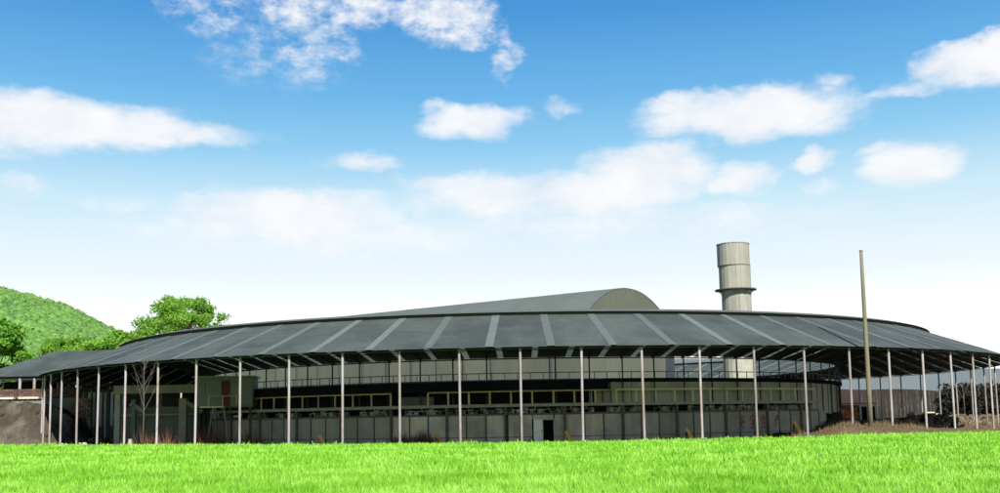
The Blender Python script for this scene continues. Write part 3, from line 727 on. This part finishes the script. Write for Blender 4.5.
# end wall in vertical sheets clipped to the arch
ne = 9
for i in range(ne):
    u0, u1 = -1 + 2 * i / ne, -1 + 2 * (i + 1) / ne
    b = MB(); pts = [(u0, -.3), (u1, -.3)] + [(u0 + (u1 - u0) * s_, arch(u0 + (u1 - u0) * s_) - .03) for s_ in (1, .75, .5, .25, 0)]
    P = [(x_, HW * uu_ + (.012 if uu_ == u0 else -.012 if uu_ == u1 else 0), zz) for x_ in (-.02, .05) for (uu_, zz) in pts]; k = len(pts)
    F = [tuple(range(k)), tuple(range(2 * k - 1, k - 1, -1))] + [(j, k + j, k + (j + 1) % k, (j + 1) % k) for j in range(k)]
    b.add(P, F)
    if i == 0: b.build('end_sheet', 'vblue', va)
    else: b.build('end_sheet', 'vend' , va)


# ================================================================== CHIMNEY
ch = empty('chimney', (24.45, 105, 0), 0, 'wide round plated chimney with a dark flange ring above the roof', 'chimney')
def ring_plate(r, z0, z1, a0, a1, th_=.04, n=2):
    b = MB(); b.arc(r - th_, r, z0, z1, a0, a1, n); return b
nP = 12
for (r, z0, z1, off, dx) in ((1.50, 9.0, 14.25, 0, .05), (1.62, 14.42, 16.78, .15, -.02), (1.66, 16.84, 19.05, .15, -.10)):
    me_ = ring_plate(r, z0, z1, .006, 2 * PI / nP - .006).mesh('shell_plate', 'chim')
    for i in range(nP): inst('shell_plate', me_, ch, (dx, 0, 0), off + i * 2 * PI / nP)
b = MB(); b.arc(1.2, 2.12, 14.28, 14.38, -PI, PI, 32); b.build('flange', 'chimdark', ch)
b = MB(); b.arc(1.40, 1.675, 16.78, 16.84, -PI, PI, 32); b.build('seam_band', 'chimdark', ch, (-.06, 0, 0))
b = MB(); b.arc(1.50, 1.70, 19.05, 19.13, -PI, PI, 32); b.build('rim', 'chim', ch, (-.10, 0, 0))
b = MB(); b.tube([(0, 0, -.3), (0, 0, 9.1)], 1.55, 20); b.tube([(0, 0, 9.1), (0, 0, 15)], 1.42, 20); b.tube([(-.03, 0, 15), (-.1, 0, 18.6)], 1.50, 20); b.build('lining', 'conc', ch)
for k_, a in enumerate((0.4, 1.9, 3.5, 5.0)):
    b = MB(); b.bar((1.5 * sin(a), -1.5 * cos(a), 13.7), (2.0 * sin(a), -2.0 * cos(a), 14.25), .07); b.build('bracket', 'chimdark', ch)

# ================================================================== UTILITY POLE
po = empty('utility_pole', (24.75, 69.0, .55), 0, 'tall weathered timber pole rising in front of the roof at right', 'pole')
b = MB(); b.tube([(0, 0, -.6), (0.0, 0, 2.5), (.0, 0, 6), (0, 0, 9.0), (.0, 0, 11.9)], [.165, .16, .145, .13, .11], 12); b.build('shaft', 'pole', po, smooth=True)
b = MB(); b.tube([(0, 0, 11.9), (0, 0, 11.96)], .12, 12); b.build('cap', 'greybark', po)

# ================================================================== LEFT SIDE SHED
an = empty('side_shed', (-55, 127, 0), 0, 'low dark hipped side shed joining the left end of the ring', 'shed')
# hipped roof: eave rectangle and ridge in local coordinates
def hipface(name, pts):
    b = MB(); P = [Vector(p) for p in pts]; nrm = (P[1] - P[0]).cross(P[2] - P[0]).normalized()
    if nrm.z < 0: nrm = -nrm
    k = len(P); b.add([tuple(p) for p in P] + [tuple(p + nrm * .05) for p in P], [tuple(range(k))[::-1], tuple(range(k, 2 * k))] + [(j, (j + 1) % k, k + (j + 1) % k, k + j) for j in range(k)])
    return b.build(name, 'roof', an)
exl, exr, eyf, eyb, ze, zr = -7.0, 14.0, -7, 9, 7.35, 10.75
rl, rrx = -1.2, 13.0
n = 7
for i in range(n):
    f0, f1 = i / n, (i + 1) / n
    g = .006
    hipface('roof_sheet', [(lerp(exl, exr, f0) + .02, eyf, ze), (lerp(exl, exr, f1), eyf, ze), (lerp(rl, rrx, f1), 1, zr + .25 * f1), (lerp(rl, rrx, f0) + .02, 1, zr + .25 * f0)])
    hipface('roof_sheet', [(lerp(exl, exr, f0) + .02, eyb, ze), (lerp(exl, exr, f1), eyb, ze), (lerp(rl, rrx, f1), 1, zr + .25 * f1), (lerp(rl, rrx, f0) + .02, 1, zr + .25 * f0)])
hipface('roof_sheet', [(exl, eyf, ze), (exl, eyb, ze), (rl, 1, zr)])
b = MB(); b.tube([(0, 0, -.3), (0, 0, 7.2)], .16, 8); pme = b.mesh('post', 'post')
for x_ in (-6.3, -1.7, 0.0, 5.0, 9, 13): inst('post', pme, an, (x_, eyf + .4, 0)); inst('post', pme, an, (x_, eyb - .4, 0))
b = MB(); b.box((3.5, eyb - .2, 3.5), (20.5, .12, 7.6)); b.build('back_wall', 'paneldark', an)
b = MB(); b.box((3.5, eyf + .4, 7.12), (20.4, .16, .3)); b.build('eave_beam', 'rafter', an)
b = MB(); b.box((3.2, eyf + 6, 6.2), (19, .15, 1.6)); b.build('inner_partition', 'black', an)

def rock(bm_, c, s):
    me = []; 
    for zz, k_ in ((-.5, .8), (0, 1.0), (.45, .6)):
        for i in range(6):
            a = i * PI / 3 + random.random() * .5; r = k_ * (.7 + .5 * random.random()); me.append((c[0] + s[0] * r * cos(a) * .5, c[1] + s[1] * r * sin(a) * .5, c[2] + s[2] * zz))
    F = [tuple(range(6))[::-1], tuple(range(12, 18))]
    for L_ in (0, 6):
        for i in range(6): F.append((L_ + i, L_ + (i + 1) % 6, L_ + 6 + (i + 1) % 6, L_ + 6 + i))
    bm_.add(me, F)
# rendered bank wall with brick courses above, at the far left
bw = empty('earth_bank', (-45, 96, 0), 0, 'rough dark earth bank sloping down to the right at far left', 'bank')
prof = [(-16, 4.3), (-11, 4.2), (-5, 4.1), (-1.8, 3.9), (1.7, 3.7), (3.4, 3.2), (4.3, 2.6), (5.0, 2.0), (5.6, 1.2), (6.3, .5), (7.2, -.4)]
bx = np.arange(-16, 7.3, .35); bt = np.linspace(0, 1, 16)
BV = []; BF = []
for q_ in bt:
    for x_ in bx:
        top = float(np.interp(x_, [p[0] for p in prof], [p[1] for p in prof])) + .10 * sin(x_ * 2.9) + .07 * sin(x_ * 6.3)
        nz_ = .22 * sin(x_ * 1.7 + q_ * 5) + .13 * sin(x_ * 4.1 - q_ * 9) + random.uniform(-.09, .09)
        if q_ < .75: BV.append((x_ + random.uniform(-.08, .08), -3.2 * (1 - q_ / .75) ** 1.2 + nz_ * .8, -.6 + (top + .6) * (q_ / .75) ** .8 + random.uniform(-.05, .05)))
        else: BV.append((x_, 2.6 * (q_ - .75) / .25, top - .3 * ((q_ - .75) / .25) + random.uniform(-.04, .04)))
nx_ = len(bx)
for a_ in range(len(bt) - 1):
    for b_ in range(nx_ - 1): BF.append((a_ * nx_ + b_, a_ * nx_ + b_ + 1, (a_ + 1) * nx_ + b_ + 1, (a_ + 1) * nx_ + b_))
MB().add(BV, BF).build('bank_surface', 'earth', bw)
for k_ in range(26):
    x_ = random.uniform(-9, 6); t_ = float(np.interp(x_, [p[0] for p in prof], [p[1] for p in prof])); q_ = random.uniform(.1, .8)
    b = MB(); rock(b, (0, 0, 0), (random.uniform(.25, .6), .35, random.uniform(.2, .4))); b.build('clod', 'earth', bw, (x_, -3.2 * (1 - q_) ** 1.2 - .05, -.6 + (t_ + .6) * q_ ** .8))
cp_ = empty('coping', (-45, 98.3, 0), 0, 'pale broken coping slab lying along the top of the earth bank', 'slab')
for x0_, w0_ in ((-9.5, 2.9), (-6.5, 2.6), (-3.8, 2.2), (-1.2, 2.0)): MB().box((x0_ + w0_ / 2, -.3, 4.22 - .03 * x0_ * 0), (w0_ - .06, .5, .2)).build('slab', 'stone', cp_)

bb = MB(); bb.box((0, 0, 0), (.46, .2, .2)); bme = bb.mesh('brick', 'brickdk'); bb = MB(); bb.box((0, 0, 0), (.46, .2, .2)); bme2 = bb.mesh('brick_orange', 'brickpale')
row = 0
br = empty('brick_wall', (-45, 99.0, 0), 0, 'broken brown red brick wall standing behind the earth bank', 'wall')
cntb = 0
for r_ in range(4):
    for i in range(24):
        x_ = -6.6 + i * .5 + (.25 if r_ % 2 else 0)
        if x_ > 4.2: continue
        inst('brick', bme, br, (x_ + random.uniform(-.01, .01), 0, 4.32 + r_ * .225), random.uniform(-.03, .03)); cntb += 1
for r_ in range(18):
    for i in range(4):
        x_ = 3.35 + i * .5 + (.25 if r_ % 2 else 0)
        if r_ < 9 and i > 2: continue
        inst('brick', bme2, br, (x_, random.uniform(-.02, .02) , .2 + r_ * .225), random.uniform(-.04, .04)); cntb += 1
MB().box((-1.3, .35, 1.9), (11.0, .3, 4.7)).build('wall_core', 'concdk', br)

# concrete frame under the roof at left
cf = empty('concrete_frame', (-29.6, 88, 0), 0, 'old concrete portal frame with long beam under the left roof', 'frame')
MB().box((0, 0, 4.50), (7.4, .45, .70)).build('beam', 'conc', cf)
MB().box((-3.35, 0, 1.85), (.45, .4, 4.56)).build('column', 'conc', cf)
MB().box((3.5, 0.05, 1.85), (.4, .4, 4.56)).build('column', 'concdk', cf)
MB().box((2.45, -.6, 1.6), (.62, .5, 4.1)).build('stub_column', 'conc', cf)
MB().bar((2.7, -.5, 3.3), (4.0, -.3, 2.5), .3, .35).build('raking_beam', 'conc', cf)
MB().bar((-2.2, -.2, 3.3), (-1.0, -.2, 2.6), .3, .35).build('raking_beam', 'conc', cf)
MB().box((-.3, .1, 2.32), (7.0, .14, .14)).build('cross_rail', 'conc', cf)
MB().box((-.2, 1.2, 1.3), (7.0, .3, 3.4)).build('infill_wall', 'concdk', cf)
MB().box((-1.9, -.2, 1.6), (.35, .35, 4.1)).build('stub_column', 'concdk', cf)
# pale blue strips painted as daylight seen between dark stanchions
sc = empty('daylight_gap_screen', (-39.2, 99.5, 0), .0, 'bluish strips painted as daylight gaps between dark stanchions beyond the left posts', 'wall')
b = MB(); b.box((0, 0, 2.75), (.24, .05, 3.3)); sme = b.mesh('daylight_strip', 'paleblue'); b = MB(); b.box((0, 0, 2.2), (.12, .12, 5.6)); stm = b.mesh('stanchion', 'ipost')
for i in range(7):
    inst('daylight_strip', sme, sc, (-1.5 + i * .55 + .1 * (i % 2), 0, .3)); inst('stanchion', stm, sc, (-1.75 + i * .55, .1, 0))

# ================================================================== CONTROL CABIN
cb = empty('control_cabin', (-23.6, 88.1, 0), .06, 'pale green control cabin on stilts beside the left yellow handrail', 'cabin')
zb, zt = 2.95, 5.35
MB().box((-2.35, 0, (zb + zt) / 2), (.08, 2.6, zt - zb)).box((2.35, 0, (zb + zt) / 2), (.08, 2.6, zt - zb)).box((0, 1.3, (zb + zt) / 2), (4.7, .08, zt - zb)).build('side_walls', 'cabin', cb)
# front wall in pieces round the window and door openings
MB().box((-1.95, -1.3, (zb + zt) / 2), (.72, .08, zt - zb)).box((-1.3, -1.3, zb + .5), (.57, .08, 1.0)).box((-1.3, -1.3, zt - .18), (.57, .08, .36)).box((-.62, -1.3, (zb + zt) / 2), (.78, .08, zt - zb)).box((.15, -1.3, zt - .12), (.75, .08, .24)).box((1.42, -1.3, (zb + zt) / 2), (1.79, .08, zt - zb)).build('front_wall', 'cabin', cb)
w_ = MB().box((-1.3, -1.27, zb + 1.5), (.52, .03, .98)).build('window', 'glass', cb)
MB().box((-1.3, -1.33, zb + 2.03), (.62, .05, .06)).box((-1.3, -1.33, zb + .98), (.62, .05, .06)).box((-1.3, -1.335, zb + 1.5), (.04, .05, 1.0)).build('frame', 'cabroof', w_)
d_ = MB().box((.15, -1.28, zb + 1.08), (.70, .05, 2.12)).build('door', 'maroon', cb); MB().box((.42, -1.33, zb + 1.0), (.05, .05, .14)).build('handle', 'cabroof', d_)
MB().box((1.0, -1.36, zb + 1.35), (.62, .03, .9)).build('notice_board', 'conc', cb)
MB().box((0, -.1, zt + .07), (5.2, 3.3, .12)).build('roof', 'cabroof', cb)
MB().box((0, 0, zb - .08), (4.9, 2.8, .14)).build('floor', 'concdk', cb)
st_ = MB().box((0, 0, 1.2), (.18, .18, 3.4)).mesh('stilt', 'ipost')
for x_, y_ in ((-2.2, -1.2), (2.2, -1.2), (-2.2, 1.2), (2.2, 1.2)): inst('stilt', st_, cb, (x_, y_, 0))
ld = empty('landing', (-24.6, 86.15, 0), .06, 'small yellow landing with handrail in front of the cabin', 'landing')
MB().box((.3, 0, 2.86), (2.0, .9, .12)).build('platform', 'paleyellow', ld)
MB().tube([(.0, -.42, 3.75), (2.4, -.42, 3.75)], .045, 6).build('handrail', 'yellow', ld)
rp_ = MB().box((0, -.42, 3.33), (.08, .08, .84)).mesh('rail_post', 'yellow')
for x_ in (.05, 1.2, 2.35): inst('rail_post', rp_, ld, (x_, 0, 0))
MB().bar((.4, -.3, 2.8), (-.1, -.3, -.4), .10).bar((1.3, -.3, 2.8), (1.7, -.3, -.4), .10).build('brace', 'conc', ld)

# ================================================================== SMALL THINGS
def yel(x, y, label, dark=False, lean=.5):
    z = float(ground(x, y)); o = empty('track_bracket', (x, y, z), 0, label, 'bracket', 'leaning brackets along the kiln foot')
    R = Matrix.Rotation(-lean, 3, 'Y')
    MB().box((0, 0, .52), (.22, .10, 1.0), tilt=R).build('face_plate', 'bright', o)
    MB().bar((-.28, .25, .02), (-.16, .04, .95), .10).build('back_strut', 'rust' if dark else 'yellow', o)
    MB().box((.12, .08, .02), (.7, .45, .06)).build('foot_plate', 'rust', o)
yel(-13.5, 77.3, 'leaning yellow bracket at the foot of the left kiln wall, leftmost one')
yel(-4.75, 77.3, 'leaning yellow bracket left of the cream door beside reddish brush')
yel(5.0, 77.3, 'leaning yellow bracket just right of the open cream door')
yel(14.15, 77.6, 'leaning yellow bracket with brown strut right of centre', True)
yel(23.1, 80.5, 'brown and yellow leaning bracket nearest the right end of the kiln', True)
for (px, py_, yy, s_, lab) in ((131, 438, 75, (.5, .4, 1.1), 'upright pale stone near the slender leafless tree'), (57, 441, 84, (.7, .5, .5), 'small pale stone at the foot of the leftmost posts'), (64, 441, 86, (.9, .5, .6), 'larger pale stone beside the leftmost posts'), (84, 440, 84, (.8, .5, .7), 'pale stone fallen at the ragged wall end'), (79, 442, 83, (.5, .4, .4), 'small pale stone just left of the ragged wall end')):
    x = (px - 500) / 1020 * yy; b = MB(); rock(b, (0, 0, s_[2] * .35), s_); tag(b.build('stone', 'stone', None, (x, yy, float(ground(x, yy)))), lab, 'stone')
# white plastic sheet caught on the deck
b = MB(); b.add([(-.3, 0, 0), (.35, 0, .05), (.42, .1, .55), (.30, .1, .6), (.2, .05, .2), (-.35, .1, .16), (-.3, -.08, 0.02), (.35, -.08, .06), (.44, 0, .55), (.3, 0, .62), (.18, -.05, .22), (-.35, 0, .18)],
      [(0, 1, 2, 3, 4, 5), (11, 10, 9, 8, 7, 6), (0, 6, 7, 1), (1, 7, 8, 2), (2, 8, 9, 3), (3, 9, 10, 4), (4, 10, 11, 5), (5, 11, 6, 0)])
tag(b.build('plastic_sheet', 'tarp', None, tuple(pol(35.25, -.80, 1.95))), 'white crumpled plastic caught on the deck edge at left', 'plastic sheet')

# ------------------------------------------------------------------ right end: brick hut, rubble, stones
ht = empty('brick_hut', (43.2, 126, 0), -.1, 'low orange brick hut with white framed openings beyond the kiln end', 'hut')
hb = MB().box((0, 0, 0), (.44, .22, .19)).mesh('brick', 'brick')
for r_ in range(11):
    for i in range(4):
        x_ = -1.5 + i * .48 + (.24 if r_ % 2 else 0)
        if r_ > 9 and i in (0, 3): continue
        inst('brick', hb, ht, (x_, -1.0 + random.uniform(-.03, .03), .3 + r_ * .205))
MB().box((-.75, -.7, 1.2), (1.7, .36, 2.4)).box((0.3, 1.2, 1.2), (4, .2, 2.4)).box((2.4, 0.2, 1.2), (.2, 1.9, 2.35)).build('wall_core', 'brickdk', ht)
MB().box((1.45, -1.0, 2.36), (2.0, .25, .30)).box((.56, -1.0, 1.3), (.20, .22, 1.8)).box((1.42, -1.0, 1.3), (.20, .22, 1.8)).box((2.36, -1.0, 1.3), (.18, .22, 1.8)).build('white_frame', 'hutwhite', ht)
MB().box((1.45, -.6, 1.2), (1.7, .1, 2.0)).build('dark_interior', 'black', ht)
MB().box((0.5, .1, 2.62), (4.1, 2.5, .12)).build('roof', 'conc', ht)

def heap(name, cx, cy, rx, ry, h, n, m, smin, smax, label):
    b = MB()
    for i in range(n):
        a = random.random() * 2 * PI; r = random.random() ** .6; x_, y_ = cx + rx * r * cos(a), cy + ry * r * sin(a)
        s_ = random.uniform(smin, smax); z_ = float(ground(x_, y_)) + h * (1 - r * r) * random.uniform(.3, 1)
        rock(b, (x_, y_, z_), (s_ * 1.4, s_, s_ * .8))
    return tag(b.build(name, m), label, 'rubble', kind='stuff')
heap('rubble_heap', 39, 106, 6, 4, .8, 260, 'stonedk', .2, .7, 'brown rubble heap beyond the right hand posts')
heap('rubble_heap', 47, 112, 6, 5, 1.3, 240, 'stonedk', .3, .8, 'grey rubble heap further right behind the posts')
heap('rubble_heap', 29.5, 92, 4, 4, 1.3, 160, 'earth', .3, .8, 'dark rubble heap against the right end of the kiln')
heap('rubble_heap', 33.5, 104, 3, 3, 2.0, 130, 'brick', .25, .7, 'orange brick rubble heap beside the hut')
heap('rubble_heap', 58, 128, 9, 6, 1.0, 260, 'stonedk', .3, .8, 'low brown rubble bank at the far right')
heap('rubble_heap', -37, 93, 3.5, 2.0, .8, 110, 'earth', .2, .7, 'dark rubble slumped at the ragged wall end on the left')
# fallen sand coloured block
b = MB(); b.box((0, 0, .6), (3.2, 1.6, 1.3)); b.box((-.2, -.1, 1.34), (2.6, 1.3, .2)); tag(b.build('brick_stack', 'stone', None, (50.0, 122, 0), .2), 'low sand coloured stack among the rubble at right', 'brick stack')

# weeds
def weeds(label, spots, m, h, n, name='dry_weeds', cat='weeds', wdt=.02):
    T = []
    for (x, y, r, kx) in spots:
        k_ = int(n * kx); an_ = rng.random(k_) * 2 * PI; rad = rng.random(k_) ** .7 * r
        bx_, by_ = x + rad * np.cos(an_), y + rad * np.sin(an_) * .6; bz = ground(bx_, by_)
        hh = h * (.35 + .65 * rng.random(k_)) * (1 - .5 * rad / r); lx = (rng.random(k_) - .5) * hh * .7; ly = (rng.random(k_) - .5) * hh * .5
        w = wdt * (.6 + .8 * rng.random(k_))
        A = np.stack([bx_ - w, by_, bz], 1); B = np.stack([bx_ + w, by_ + .01, bz], 1); C_ = np.stack([bx_ + lx, by_ + ly, bz + hh], 1)
        T.append(np.stack([A, B, C_], 1))
    tag(link(bpy.data.objects.new(name, np_mesh(name, np.concatenate(T).reshape(-1, 3), 3, m))), label, cat, kind='stuff')
weeds('tall dry brown weeds in front of the left cabin', [(-28 + i * .75, 77 + (i % 4), .45 + .3 * (i % 3), .15 + .5 * ((i * 37) % 5) / 5) for i in range(14)] + [(-23.0, 78, .5, 1.2), (-21.8, 78.5, .4, 1.0)], 'redweed', 2.4, 120)
weeds('reddish brush beside the kiln wall left of centre', [(-5.7, 74, 1.2, 1.4), (-7.3, 74.5, 1.0, .8)], 'redweed', 1.7, 420, wdt=.015)
weeds('dry weeds round the foot of the timber pole', [(22 + i * .8, 68.6 + .5 * (i % 3), .8, 1) for i in range(9)], 'weed', .6, 80)
weeds('low dry weeds along the back edge of the grass', [(x_, float(edge_y(x_)) + .8 + 1.6 * random.random(), 1.1, 1) for x_ in np.arange(-38, 46, .8)], 'weed', .45, 60)
weeds('dry scrub between the posts and the kiln', [(x_, 68 + 8 * random.random(), 1.0, 1) for x_ in np.arange(-24, 22, .9)], 'weed', .6, 50)
weeds('dry scrub over the earth at the right end', [(26 + 40 * random.random(), 80 + 45 * random.random(), 1.4, 1) for _ in range(80)], 'weed', .8, 50, wdt=.03)
